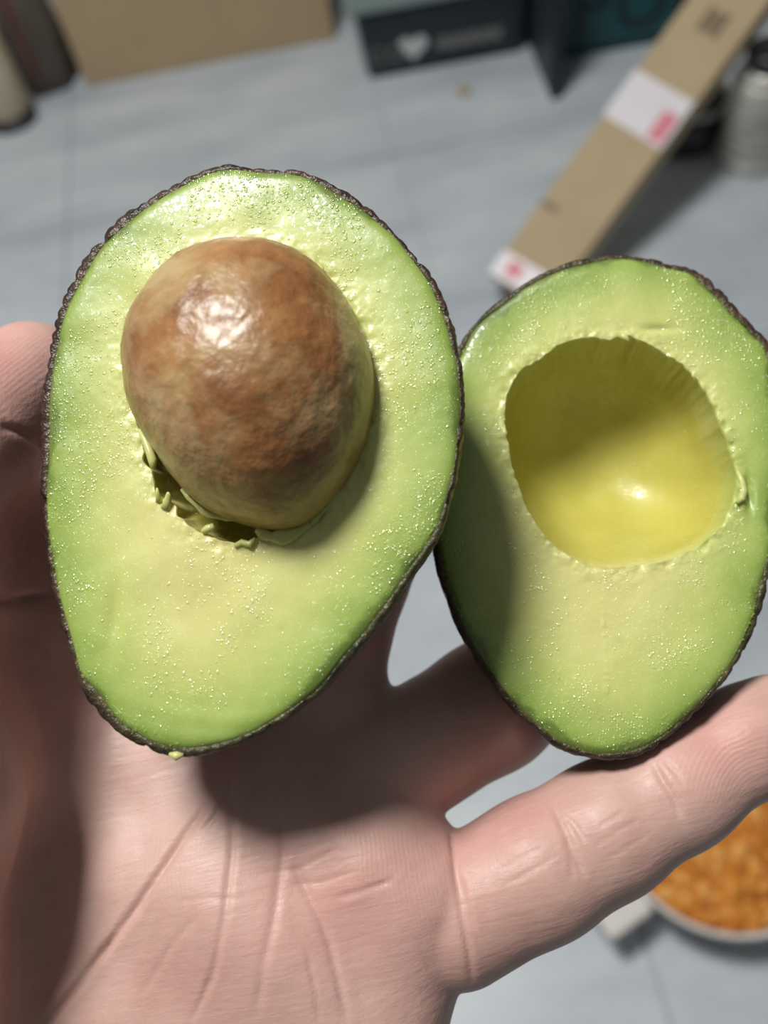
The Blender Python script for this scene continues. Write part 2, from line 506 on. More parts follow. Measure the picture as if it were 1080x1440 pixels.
tag(rootL, 'nearer avocado half with the round brown stone still in it', 'avocado', 'two halves of one avocado')
def bruise(U, V, R, rc, th):
    # a scooped pull mark beside the stone, knife ripples near the lower tip
    g = -0.5 * np.exp(-(((U + 21) / 1.4) ** 2 + ((V - 25) / 5.0) ** 2))
    g = g - 0.6 * np.exp(-(((U + 19) / 1.8) ** 2 + ((V + 12) / 6.0) ** 2)) * (R > rc)
    g = g + 0.05 * np.sin(V * 1.9 + 0.02 * U * U + 0.06 * U) * np.clip((V - 35) / 8, 0, 1)
    return g
flL, rdL, cL, thL, rcL, roL = build_half(
    fL, L_OUT, lambda th: 7.5 + 4.0 * np.exp(-(angdist(th, -140) / 0.7) ** 2) - 3.0 * np.exp(-(angdist(th, 20) / 0.7) ** 2) + 2.0 * pnoise(th, 40, 3) + 13.0 * np.exp(-(angdist(th, 117.5) / 0.075) ** 2), L_CAV, (355, 560),
    lambda th: 19 + 0 * th, lambda th: 0.42 + 0 * th, 31.0, 11,
    lambda th: 0.10 * pnoise(th, 160, 5) + (0.55 * pnoise(th, 70, 6) + 0.35 * pnoise(th, 150, 7)) * np.exp(-(angdist(th, 125) / 0.55) ** 4),
    lambda th: 0.6 + 0.7 * np.exp(-(angdist(th, -160) / 0.75) ** 2) + 0.3 * np.exp(-(angdist(th, 150) / 0.4) ** 2) - 0.15 * np.exp(-(angdist(th, 30) / 0.7) ** 2),
    lambda th: 0.15 + 0.75 * np.exp(-(angdist(th, 60) / 0.9) ** 2), rootL, bruise)

def build_seed():
    sp = fL.uv(L_SEED); c = fL.uv([(358, 556)])[0]
    th, rs = resample(sp, 320, c); rs = psmooth(rs, 4.0)
    ph = np.linspace(-np.pi / 2 + 0.02, np.pi / 2 - 0.0005, 150)[:, None]
    H = np.where(ph > 0, 19.5, 16.0)
    R = rs * np.cos(ph) ** 0.96; Z = H * np.sin(ph) + 0 * rs
    # the summit leans towards the broad upper end
    U, V = c[0] + R * np.cos(th), c[1] + R * np.sin(th) - 1.2 * np.clip(np.sin(ph), 0, 1)
    P = np.stack([U, V, Z], -1)
    k = 1 + 0.012 * fbm(P, 1 / 9.0, 71, 3) + 0.004 * fbm(P, 1 / 1.8, 75, 2)
    k = np.where(ph > 0.1, k, 1.0)
    U = c[0] + (U - c[0]) * k; V = c[1] + (V - c[1]) * k; Z = Z * k
    pos = fL.world(U, V, Z).reshape(-1, 3)
    sd = mesh('seed', pos - np.array(rootL.location), grid_faces(150, 320, False), m_seed, rootL)
    sd['label'] = 'glossy brown stone with pale film'
    lowend = np.clip((V - c[1] - 13) / 7, 0, 1) + np.clip((U - c[0] - 15.5) / 4, 0, 1) * 0.8 + 0 * Z
    rim = np.clip((5.0 - Z) / 5.0, 0, 1) * 0.5 + np.clip(lowend, 0, 1) * 0.75
    rim = rim * (0.75 + 0.5 * fbm(P, 1 / 4.0, 90, 2))
    attr(sd, 'rim', np.clip(rim, 0, 1).ravel())
    # pulp clinging to the stone's lower edge
    def smear(pts, rad):
        uv = fL.uv(pts); vs, fs = [], []
        n = 10; b0 = 0
        for i, (u, v) in enumerate(uv):
            q = i / (len(uv) - 1); r = rad * (0.35 + 0.65 * math.sin(math.pi * min(max(q, 0.06), 0.94))) * (1 + 0.3 * math.sin(i * 2.3))
            d = uv[min(i + 1, len(uv) - 1)] - uv[max(i - 1, 0)]; d = d / np.linalg.norm(d); nn = np.array([-d[1], d[0]])
            for k_ in range(n):
                a = 2 * math.pi * k_ / n
                vs.append((u + nn[0] * r * math.cos(a), v + nn[1] * r * math.cos(a), 0.2 + 0.8 * r * math.sin(a)))
        vs = np.array(vs)
        fs = [(i * n + k_, i * n + (k_ + 1) % n, (i + 1) * n + (k_ + 1) % n, (i + 1) * n + k_) for i in range(len(uv) - 1) for k_ in range(n)]
        fs.append(tuple(range(n))[::-1]); fs.append(tuple((len(uv) - 1) * n + k_ for k_ in range(n)))
        w = fL.world(vs[:, 0], vs[:, 1], vs[:, 2])
        return mesh('pulp_smear', w - np.array(rootL.location), fs, m_pulp, sd)
    smear([(256,688),(266,700),(276,710),(286,718),(296,723),(308,727),(320,729),(332,731)], 0.6)
    smear([(362,744),(370,751),(382,755),(396,755),(410,752),(424,745),(436,735)], 1.25)
    smear([(430,742),(442,732),(456,716),(470,698),(484,676)], 0.55)
    return sd
seed_o = build_seed()

def shred(face, parent, loc, pts, rads, w0, w1, name='flesh_shred'):
    uv = face.uv(pts); vs = []; n = 8
    for i, (u, v) in enumerate(uv):
        d = uv[min(i + 1, len(uv) - 1)] - uv[max(i - 1, 0)]; d = d / np.linalg.norm(d); nn = np.array([-d[1], d[0]])
        w = w0 + (w1 - w0) * i / (len(uv) - 1); r = rads[i]
        for k in range(n):
            a = 2 * math.pi * k / n
            vs.append((u + nn[0] * r * math.cos(a), v + nn[1] * r * math.cos(a), w + r * math.sin(a)))
    vs = np.array(vs); m_ = len(uv)
    fs = [(i * n + k, i * n + (k + 1) % n, (i + 1) * n + (k + 1) % n, (i + 1) * n + k) for i in range(m_ - 1) for k in range(n)]
    fs.append(tuple(range(n))[::-1]); fs.append(tuple((m_ - 1) * n + k for k in range(n)))
    o = mesh(name, face.world(vs[:, 0], vs[:, 1], vs[:, 2]) - np.array(loc), fs, m_pulp, parent)
    return o
lw = rootL.location
shred(fL, flL, lw, [(196,604),(204,618),(211,634),(216,648),(217,660)], [0.35,0.6,0.75,0.8,0.4], 0.0, 0.5)
shred(fL, flL, lw, [(224,706),(224,696),(225,688)], [0.6,0.4,0.15], 0.0, 1.3)
shred(fL, flL, lw, [(233,716),(237,706),(240,698),(241,694)], [0.9,0.7,0.5,0.2], 0.0, 1.4)
shred(fL, flL, lw, [(284,748),(292,744),(300,741),(303,744)], [0.4,0.7,0.6,0.2], 0.0, 0.4)
shred(fL, flL, lw, [(330,768),(340,763),(352,766),(360,757)], [0.4,0.55,0.6,0.2], 0.0, 0.5)
shred(fL, flL, lw, [(236,1061),(246,1064),(256,1062)], [0.25,0.75,0.25], -0.6, -0.6)
shred(fL, flL, lw, [(446,372),(452,380),(456,386)], [0.2,0.55,0.2], 0.2, 0.6)

# --- right half, with the empty hollow
R_OUT = [(644,489),(658,462),(689,431),(720,408),(760,384),(813,364),(862,355),(902,358),(947,370),(978,374),(995,389),(1013,402),(1035,430),(1062,458),(1079,475),
         (1091,508),(1099,560),(1102,640),(1098,720),(1090,785),(1079,826),(1068,866),(1054,894),(1033,944),(1002,980),(966,1016),(914,1056),(872,1069),(836,1069),
         (789,1056),(764,1037),(717,990),(686,949),(660,912),(645,881),(629,840),(618,809),(611,772),(607,720),(608,660),(616,590),(629,530)]
R_CAV = [(711,562),(718,544),(733,520),(760,504),(791,483),(831,473),(858,478),(870,474),(884,471),(907,482),(947,504),(978,528),(1000,562),(1013,598),(1027,633),(1036,660),
         (1034,695),(1016,738),(976,771),(914,792),(870,799),(831,797),(779,767),(750,731),(729,680),(715,624),(709,590)]
fR = Face(860, 700, 171, (-0.05, -0.17, -0.98))
base_R = W(C(870, 800, 205))
rootR = empty('avocado_half', tuple(np.ravel(base_R)))
tag(rootR, 'avocado half with an empty yellow stone hollow, resting on the little finger', 'avocado', 'two halves of one avocado')
def ruffle(U, V, R, rc, th):
    # torn lip at the right of the hollow, vein down the middle below it
    a = fR.uv([(1043, 690)])[0]
    g = 1.0 * np.exp(-(((U - a[0]) / 0.9) ** 2 + ((V - a[1]) / 3.2) ** 2)) - 0.9 * np.exp(-(((U - a[0] - 1.5) / 0.8) ** 2 + ((V - a[1] - 0.5) / 3.2) ** 2))
    b = fR.uv([(851, 920)])[0]
    g = g + 0.14 * np.exp(-((U - b[0]) / 0.22) ** 2) * np.exp(-((V - b[1]) / 10) ** 4) * np.clip(0.3 + 1.6 * vnoise(np.stack([V, 0 * V, 0 * V], -1), 1.7, 5), 0, 2)
    d = fR.uv([(925, 462)])[0]
    g = g - 0.5 * np.exp(-(((U - d[0]) / 3.0) ** 2 + ((V - d[1]) / 0.8) ** 2))
    return g
flR, rdR, cR, thR, rcR, roR = build_half(
    fR, R_OUT, lambda th: 7.0 + 2.0 * pnoise(th, 40, 13) + 4.0 * np.exp(-(angdist(th, -60) / 0.2) ** 2), R_CAV, (875, 635),
    lambda th: 24.0 + 0 * th, lambda th: 0.40 + 0.5 * np.exp(-(angdist(th, 92) / 0.75) ** 2), 31.0, 23,
    lambda th: 0.16 * pnoise(th, 120, 15) + 0.3 * pnoise(th, 60, 16) * np.exp(-(angdist(th, -85) / 0.8) ** 4) + 0.12 * pnoise(th, 260, 17) * np.exp(-(angdist(th, -130) / 1.2) ** 4),
    lambda th: 0.50 + 0.35 * np.exp(-(angdist(th, 40) / 0.6) ** 2) + 0.5 * np.exp(-(angdist(th, -58) / 0.25) ** 2),
    lambda th: 0.45 + 0.3 * np.sin(th * 2), rootR, ruffle)
lr = rootR.location
shred(fR, flR, lr, [(1036,662),(1042,676),(1045,690),(1042,702),(1035,708)], [0.3,0.6,0.75,0.8,0.35], 0.2, 0.5)
shred(fR, flR, lr, [(872,470),(880,476),(885,482)], [0.7,0.6,0.2], 0.0, 0.2)

# ------------------------------------------------------------------ the hand
def seg_sdf(X, a, b, ra, rb):
    ba = b - a; L2 = ba @ ba
    pa = X - a
    h = np.clip((pa @ ba) / L2, 0, 1)
    d = pa - h[..., None] * ba
    return np.sqrt((d * d).sum(-1)) - (ra + (rb - ra) * h)

def smin(a, b, k):
    h = np.clip(0.5 + 0.5 * (b - a) / k, 0, 1)
    return b + (a - b) * h - k * h * (1 - h)

HV = 0.5
HLO = np.array([-112.0, -50.0, 118.0]); HHI = np.array([98.0, 160.0, 230.0])
HN = np.ceil((HHI - HLO) / HV).astype(int)
FIELD = np.full(HN, 40.0, np.float32)
GX = [(HLO[i] + HV * np.arange(HN[i])).astype(np.float32) for i in range(3)]

def chain_field(nodes, k, margin=14.0):
    """nodes: (px, py, z, r mm) -> (slices, field) of the smooth chain in its own block"""
    pts = [C(n[0], n[1], n[2]) for n in nodes]; rs = [n[3] for n in nodes]
    lo = np.min([p - r for p, r in zip(pts, rs)], 0) - margin; hi = np.max([p + r for p, r in zip(pts, rs)], 0) + margin
    i0 = np.clip(((lo - HLO) / HV).astype(int), 0, HN - 1); i1 = np.clip(((hi - HLO) / HV).astype(int) + 1, 1, HN)
    sl = tuple(slice(a, b) for a, b in zip(i0, i1))
    X = np.stack(np.meshgrid(*[GX[i][sl[i]] for i in range(3)], indexing='ij'), -1)
    f = None
    for i in range(len(pts) - 1):
        d = seg_sdf(X, pts[i].astype(np.float32), pts[i + 1].astype(np.float32), rs[i], rs[i + 1])
        f = d if f is None else smin(f, d, k)
    return sl, f

def add(nodes, k_in=3.0, k_out=8.0, margin=16.0):
    sl, f = chain_field(nodes, k_in, margin)
    FIELD[sl] = smin(FIELD[sl], f.astype(np.float32), k_out)

# palm: metacarpals from the knuckles to the wrist
add([(300, 900, 188, 12.0), (200, 1240, 177, 15.0), (20, 1800, 172, 19.0), (-60, 2100, 176, 20)], 6, 8)
add([(430, 960, 188, 12.5), (320, 1260, 172, 15.0), (90, 1800, 170, 19.0), (0, 2100, 176, 20)], 6, 9)
add([(535, 1065, 183, 13.0), (415, 1330, 169, 14.5), (160, 1800, 170, 19.0), (50, 2100, 176, 20)], 6, 9)
add([(588, 1262, 173, 13.4), (496, 1450, 169, 15.0), (250, 1800, 170, 18.0), (90, 2100, 178, 20)], 6, 9)
add([(520, 1215, 168, 9.5), (560, 1255, 168, 9.5)], 6, 9)                      # pad below ring and little finger
add([(330, 1150, 176, 11), (420, 1160, 176, 11)], 6, 9)
# thenar and thumb
add([(-165, 900, 150, 16.0), (-165, 1130, 150, 20.0), (-220, 1400, 150, 22.0), (-230, 1850, 166, 22.0)], 8, 7)
add([(-165, 900, 150, 15.5), (-112, 680, 155, 12.4), (-36, 605, 165, 11.6), (46, 532, 174, 10.6)], 5, 6)
add([(-60, 820, 174, 14.0), (160, 900, 192, 14.0)], 5, 9)
add([(-20, 700, 182, 12.0), (150, 800, 196, 13.0)], 5, 9)
add([(-60, 1000, 172, 15.0), (200, 1100, 190, 15.0)], 5, 9)
add([(-80, 1180, 170, 15.0), (-80, 1500, 170, 17.0), (-80, 1850, 172, 18.0)], 5, 9)
add([(60, 1120, 182, 15.0), (60, 1500, 178, 17.0)], 5, 9)
# index and middle finger behind the near half
add([(320, 900, 186, 11.5), (300, 740, 192, 11.0), (330, 590, 196, 10.5), (380, 480, 194, 9.5)], 4, 5)
add([(455, 955, 185, 11.8), (497, 800, 190, 11.3), (565, 660, 197, 10.6), (612, 590, 200, 9.6)], 4, 4)
# ring finger
add([(548, 1078, 182, 13.0), (690, 992, 192, 12.8), (820, 900, 206, 11.6), (915, 800, 216, 9.0)], 4, 1.2)
# little finger
add([(640, 1284, 171, 13.2), (760, 1220, 171, 12.3), (850, 1168, 172, 11.7), (950, 1106, 173, 10.9), (1050, 1042, 174, 9.7), (1092, 1016, 174, 9.0)], 4, 0.9)
FIELD[:, -1, :] = np.maximum(FIELD[:, -1, :], 0.4); FIELD[0] = np.maximum(FIELD[0], 0.4); FIELD[-1] = np.maximum(FIELD[-1], 0.4)
FIELD[:, 0, :] = np.maximum(FIELD[:, 0, :], 0.4); FIELD[:, :, 0] = np.maximum(FIELD[:, :, 0], 0.4); FIELD[:, :, -1] = np.maximum(FIELD[:, :, -1], 0.4)

def surface_nets(F, org, h):
    S = F < 0
    n = np.array(F.shape)
    cnt = np.zeros(n - 1, np.int8)
    for a in (0, 1):
        for b in (0, 1):
            for c in (0, 1):
                cnt += S[a:n[0] - 1 + a, b:n[1] - 1 + b, c:n[2] - 1 + c]
    act = (cnt > 0) & (cnt < 8)
    idx = np.argwhere(act)
    ids = np.full(n - 1, -1, np.int32); ids[act] = np.arange(len(idx))
    acc = np.zeros((len(idx), 3)); num = np.zeros(len(idx))
    cs = [(a, b, c) for a in (0, 1) for b in (0, 1) for c in (0, 1)]
    for p in cs:
        for ax in range(3):
            if p[ax]: continue
            q = list(p); q[ax] = 1
            fa = F[idx[:, 0] + p[0], idx[:, 1] + p[1], idx[:, 2] + p[2]]; fb = F[idx[:, 0] + q[0], idx[:, 1] + q[1], idx[:, 2] + q[2]]
            cr = (fa < 0) != (fb < 0)
            t = np.where(cr, fa / np.where(cr, fa - fb, 1), 0)
            pt = np.tile(np.array(p, float), (len(idx), 1)); pt[:, ax] = t
            acc += pt * cr[:, None]; num += cr
    v = (idx + acc / num[:, None]) * h + org
    faces = []
    for ax in range(3):
        o1, o2 = [(1, 2), (2, 0), (0, 1)][ax]
        sl0 = [slice(None)] * 3; sl1 = [slice(None)] * 3
        sl0[ax] = slice(0, -1); sl1[ax] = slice(1, None)
        e = np.argwhere(S[tuple(sl0)] != S[tuple(sl1)])
        ok = (e[:, o1] > 0) & (e[:, o2] > 0) & (e[:, o1] < n[o1] - 1) & (e[:, o2] < n[o2] - 1)
        e = e[ok]
        def cell(d1, d2):
            q = e.copy(); q[:, o1] -= d1; q[:, o2] -= d2
            return ids[q[:, 0], q[:, 1], q[:, 2]]
        quad = np.stack([cell(1, 1), cell(0, 1), cell(0, 0), cell(1, 0)], -1)
        ins = S[e[:, 0], e[:, 1], e[:, 2]]
        quad[~ins] = quad[~ins][:, ::-1]
        faces.append(quad)
    return v, np.concatenate(faces)

hv, hf = surface_nets(FIELD, HLO, HV)
# gradient normals from the field
def field_normals(v):
    g = np.stack([np.zeros(len(v))] * 3, -1)
    q = (v - HLO) / HV
    def samp(p):
        p = np.clip(p, 0, np.array(FIELD.shape) - 1.001); i = p.astype(int); f = p - i; r = 0
        for a in (0, 1):
            for b in (0, 1):
                for c in (0, 1):
                    w_ = (f[:, 0] if a else 1 - f[:, 0]) * (f[:, 1] if b else 1 - f[:, 1]) * (f[:, 2] if c else 1 - f[:, 2])
                    r = r + w_ * FIELD[i[:, 0] + a, i[:, 1] + b, i[:, 2] + c]
        return r
    for ax in range(3):
        d = np.zeros(3); d[ax] = 1.2
        g[:, ax] = samp(q + d) - samp(q - d)
    return g / np.maximum(np.linalg.norm(g, axis=1, keepdims=True), 1e-6)
hn = field_normals(hv)
view = hv / np.linalg.norm(hv, axis=1, keepdims=True)
facing = np.clip(-(hn * view).sum(1) * 2.2 + 0.1, 0, 1)
hpx = hv[:, 0] / hv[:, 2] * FPX + 540; hpy = hv[:, 1] / hv[:, 2] * FPX + 720

def pl_dist(px, py, pts):
    """distance to a polyline and the place along it (0..1)"""
    best = np.full(len(px), 1e9); par = np.zeros(len(px)); n = len(pts) - 1
    for i, ((ax, ay), (bx, by)) in enumerate(zip(pts[:-1], pts[1:])):
        dx, dy = bx - ax, by - ay
        t = np.clip(((px - ax) * dx + (py - ay) * dy) / (dx * dx + dy * dy), 0, 1)
        d = np.hypot(px - ax - t * dx, py - ay - t * dy)
        w_ = d < best
        best = np.where(w_, d, best); par = np.where(w_, (i + t) / n, par)
    return best, par
CREASES = [  # polyline, depth mm, width px
    ([(292,1128),(262,1170),(225,1225),(185,1285),(140,1345),(95,1402),(55,1450),(0,1530)], 1.1, 7),      # thenar crease
    ([(330,1085),(318,1120),(300,1150),(282,1172)], 0.5, 5),
    ([(328,1110),(326,1200),(316,1290),(300,1370),(268,1440)], 0.5, 6),
    ([(395,1140),(398,1200),(385,1290),(370,1360),(360,1440)], 0.35, 8),
    ([(412,1215),(430,1250),(462,1320),(478,1390),(490,1440)], 0.5, 8),
    ([(470,1262),(500,1256),(535,1244),(556,1236)], 0.35, 5),
    ([(405,1245),(450,1240),(500,1225)], 0.2, 5),
    ([(632,1158),(638,1195),(642,1235),(650,1290),(660,1340),(664,1385)], 0.6, 6),                       # base of the little finger
    ([(648,1230),(655,1270),(668,1310)], 0.4, 6),
    ([(772,1120),(786,1150),(800,1180),(812,1212),(824,1236)], 0.55, 6),                                   # middle joint
    ([(786,1140),(806,1158),(822,1184)], 0.35, 5),
    ([(795,1175),(802,1205),(806,1240)], 0.3, 6),
    ([(918,1072),(932,1098),(946,1118),(958,1150)], 0.6, 6),                                              # end joint
    ([(932,1068),(950,1086),(962,1104)], 0.35, 4),
    ([(700,1225),(735,1205),(770,1186)], 0.15, 4), ([(710,1245),(750,1222),(790,1200)], 0.15, 4),
    ([(835,1190),(870,1168),(905,1148)], 0.15, 4), ([(850,1212),(890,1186),(920,1168)], 0.15, 4), ([(842,1162),(880,1140)], 0.12, 4),
    ([(690,1180),(730,1160)], 0.12, 4), ([(430,1330),(445,1400),(450,1440)], 0.2, 5), ([(560,1300),(590,1330),(610,1370)], 0.15, 6),
    ([(350,1230),(420,1222),(480,1190)], 0.15, 5), ([(240,1270),(300,1262),(340,1266)], 0.15, 5), ([(200,1400),(240,1330),(285,1280)], 0.15, 6),
    ([(0,598),(25,606),(52,622),(75,640)], 0.8, 8),                                                       # thumb joint
    ([(-40,862),(0,848),(40,842),(80,836)], 1.4, 12),
    ([(15,880),(45,900),(70,930)], 0.3, 6),
]
disp = np.zeros(len(hv))
for pts, dep, wid in CREASES:
    d, u_ = pl_dist(hpx, hpy, pts); wid = wid * 0.72
    dep = dep * np.clip(np.minimum(u_, 1 - u_) * 5, 0, 1) ** 0.7 * (0.85 + 0.3 * vnoise(hv, 1 / 4.0, 55))
    disp -= dep * np.exp(-(d / wid) ** 2) - 0.10 * dep * np.exp(-((d - 2.6 * wid) / (1.4 * wid)) ** 2)
disp += 0.18 * fbm(hv, 1 / 14.0, 101, 3)
hv2 = hv + hn * (disp * facing)[:, None]
# where the skin carries print ridges (finger pads, palm pads)
def spot(px, py, rx, ry, rot=0.0):
    c_, s_ = math.cos(rot), math.sin(rot); dx, dy = hpx - px, hpy - py
    return np.exp(-(((dx * c_ + dy * s_) / rx) ** 2 + ((-dx * s_ + dy * c_) / ry) ** 2))
ridge = np.clip(spot(1020, 1062, 70, 55, -0.5) + 0.8 * spot(20, 520, 60, 60) + 0.55 * spot(520, 1190, 110, 80) + 0.35 * spot(590, 1280, 60, 90) + 0.3 * spot(260, 1240, 60, 80), 0, 1)
red = np.clip(0.75 * spot(1010, 1050, 80, 60, -0.5) + 0.55 * spot(500, 1290, 150, 130) + 0.5 * spot(740, 1150, 60, 40, -0.4) + 0.7 * spot(0, 520, 60, 80) + 0.25 * spot(250, 1380, 130, 80)
              + 0.35 * spot(640, 1180, 60, 80), 0, 1)

def skin_material():
    m = NT('skin'); co = m.coord()
    n1 = m.noise(55, 4, 0.6, co); n2 = m.noise(420, 3, 0.6, co)
    base = m.ramp(n1, [(0.3, srgb(196, 158, 147)), (0.5, srgb(207, 172, 161)), (0.7, srgb(215, 183, 173))])
    base = m.mix(m.math('MULTIPLY', m.attr('red'), 0.75), base, srgb(214, 150, 146))
    base = m.mix(m.math('MULTIPLY', n2, 0.22), base, srgb(194, 142, 130))
    # fine criss-cross skin lines and print ridges
    vor = m.n('ShaderNodeTexVoronoi', feature='DISTANCE_TO_EDGE'); vor.inputs['Scale'].default_value = 1100
    mp = m.n('ShaderNodeMapping'); mp.inputs['Rotation'].default_value = (0.3, 0.5, 0.9); mp.inputs['Scale'].default_value = (1, 0.45, 0.8)
    m.l(co, mp.inputs['Vector']); m.l(mp.outputs[0], vor.inputs['Vector'])
    lines = m.ramp(vor.outputs['Distance'], [(0.0, (0, 0, 0, 1)), (0.16, (1, 1, 1, 1))])
    wv = m.n('ShaderNodeTexWave', wave_type='RINGS', rings_direction='SPHERICAL')
    wv.inputs['Scale'].default_value = 380; wv.inputs['Distortion'].default_value = 4.5; wv.inputs['Detail'].default_value = 1.0; wv.inputs['Detail Scale'].default_value = 0.35
    pc = W(C(1095, 1150, 163)).ravel()
    off = m.n('ShaderNodeVectorMath', operation='SUBTRACT'); off.inputs[1].default_value = tuple(pc)
    m.l(co, off.inputs[0]); m.l(off.outputs[0], wv.inputs['Vector'])
    rd = m.math('MULTIPLY', wv.outputs['Fac'], m.attr('ridge'))
    nb = m.bump(lines, 0.06, 0.0002)
    nb = m.bump(m.noise(900, 3, 0.6, co), 0.16, 0.0003, nb)
    nb = m.bump(rd, 0.16, 0.0002, nb)
    # long fine wrinkles running with the fingers and down the palm
    for ang, wgt, rot in ((0.0, 0.22, (0.1, 0.2, 0.55)), (1.0, 0.16, (0.4, -0.3, -0.6)), (2.0, 0.2, (0.0, 0.6, 1.3))):
        mp2 = m.n('ShaderNodeMapping'); mp2.inputs['Rotation'].default_value = rot; mp2.inputs['Scale'].default_value = (0.12, 1.0, 1.0)
        m.l(co, mp2.inputs['Vector'])
        nb = m.bump(m.noise(750, 3, 0.6, mp2.outputs[0]), wgt, 0.0004, nb)
    m.set(Base_Color=base, Roughness=m.ramp(n2, [(0.3, (0.55,) * 3 + (1,)), (0.7, (0.42,) * 3 + (1,))]), Specular_IOR_Level=0.45,
          Subsurface_Weight=0.2, Subsurface_Scale=0.003, Subsurface_Radius=(1.0, 0.36, 0.25), Normal=nb)
    return m.m
m_skin = skin_material()
hand = mesh('hand', W(hv2), hf, m_skin)
attr(hand, 'ridge', ridge); attr(hand, 'red', red)
tag(hand, 'bare left hand, palm up with fingers spread, holding both avocado halves', 'hand')
del FIELD

# ------------------------------------------------------------------ things on the floor
m_card = plain('brown_cardboard', srgb(178, 156, 124), 0.75, 0.05, 9, 0.04)
m_card2 = plain('kraft_cardboard', srgb(182, 163, 130), 0.75, 0.05, 14, 0.04)
m_black = plain('black_plastic', srgb(30, 35, 43), 0.45, 0.15, 12)
m_navy = plain('dark_navy_board', srgb(36, 42, 54), 0.5, 0.15, 12)
m_lid = plain('frosted_green_grey_plastic', srgb(140, 158, 156), 0.35, 0.05, 9)
m_white = plain('white_print', srgb(205, 208, 210), 0.5, 0.04, 30)
m_greyprint = plain('grey_print', srgb(120, 122, 122), 0.5, 0.04, 30)
m_teal = plain('teal_card', srgb(24, 78, 86), 0.5, 0.1, 8)
m_tealdark = plain('dark_teal_print', srgb(12, 36, 44), 0.5, 0.1, 8)
m_labelp = plain('white_label_paper', srgb(226, 222, 228), 0.4, 0.03, 30)
m_pink = plain('pink_red_print', srgb(220, 128, 144), 0.5, 0.08, 80)
m_dprint = plain('faded_dark_print', srgb(118, 104, 84), 0.7, 0.1, 60)
m_tape = plain('clear_brown_tape', srgb(150, 124, 84), 0.25, 0.05, 30)

def frame_from(pa, pb):
    """floor points of a front edge -> (origin, yaw, length)"""
    d = pb - pa
    return math.atan2(d[1], d[0]), math.hypot(d[0], d[1])

# black crate with a frosted lid, white heart and lettering
pa, pb = G(520, 113), G(736, 73)
yaw, wid = frame_from(pa, pb)
crate = empty('storage_crate', tuple(pa), yaw)
tag(crate, 'black storage crate with grey-green lid, white heart and pale lettering', 'crate')
HC = 0.135
tp = 0.012
v = [(0, 0, 0), (wid, 0, 0), (wid, 0.30, 0), (0, 0.30, 0), (-tp, -tp, HC), (wid + tp, -tp, HC), (wid + tp, 0.30 + tp, HC), (-tp, 0.30 + tp, HC)]
f = [(0, 3, 2, 1), (4, 5, 6, 7), (0, 1, 5, 4), (1, 2, 6, 5), (2, 3, 7, 6), (3, 0, 4, 7)]
cb_ = mesh('body', v, f, m_black, crate, smooth=False)
bv = cb_.modifiers.new('bevel', 'BEVEL'); bv.width = 0.012; bv.segments = 3
lidv = box('lid', -0.028, wid + 0.008, -0.028, 0.30, HC + 0.001, HC + 0.075, m_lid, crate, 0.012)
lidv['label'] = 'frosted grey-green lid'
# heart
hp = []
for k in range(40):
    a = 2 * math.pi * k / 40
    hp.append((16 * math.sin(a) ** 3 / 17, (13 * math.cos(a) - 5 * math.cos(2 * a) - 2 * math.cos(3 * a) - math.cos(4 * a)) / 17))
hv_ = [(x, 0, z) for x, z in hp] + [(x, 1, z) for x, z in hp]
hfaces = [tuple(range(40)), tuple(range(79, 39, -1))] + [(k, 40 + k, 40 + (k + 1) % 40, (k + 1) % 40) for k in range(40)]
slant = math.atan2(tp, HC)
def on_front(x, z, s, dy=0.0012):
    return Matrix.Translation((x, -tp * z / HC - dy, z)) @ Matrix.Rotation(slant, 4, 'X') @ Matrix.Diagonal((s, 0.001, s, 1))
hm = mesh('heart_emblem', hv_, hfaces, m_white, crate, smooth=False); hm.matrix_local = on_front(wid * 0.30, 0.053, 0.029)
sx = Matrix.Rotation(math.pi / 2, 4, 'X')
def tx(x, z): return Matrix.Translation((x, -tp * z / HC - 0.0016, z)) @ Matrix.Rotation(slant, 4, 'X') @ sx
text_obj('lettering', 'CO', 0.046, m_greyprint, crate, tx(wid * 0.13, 0.045))
for k in range(9):      # word too blurred to read: strokes only
    xk = wid * (0.47 + 0.046 * k)
    s_ = box('letter_stroke', -0.006, 0.006, -0.0006, 0.0006, -0.013, 0.013, m_greyprint, crate)
    s_.matrix_local = Matrix.Translation((xk, -tp * 0.05 / HC - 0.0016, 0.05)) @ Matrix.Rotation(slant, 4, 'X') @ Matrix.Rotation(0.2 * (-1) ** k, 4, 'Y')

# big cardboard carton at the back left
pa, pb = G(122, 123), G(472, 55)
yaw, wid = frame_from(pa, pb)
carton = empty('cardboard_carton', tuple(pa), yaw)
tag(carton, 'large plain brown cardboard carton standing left of the black crate', 'carton')
box('body', 0, wid, 0, 0.34, 0.0, 0.62, m_card, carton, 0.004)
box('packing_tape', 0.0, wid, 0.14, 0.20, 0.62, 0.6206, m_tape, carton)
box('flap', 0, wid, 0.0, 0.168, 0.6207, 0.6245, m_card, carton)
box('flap', 0, wid, 0.172, 0.34, 0.6207, 0.6245, m_card, carton)

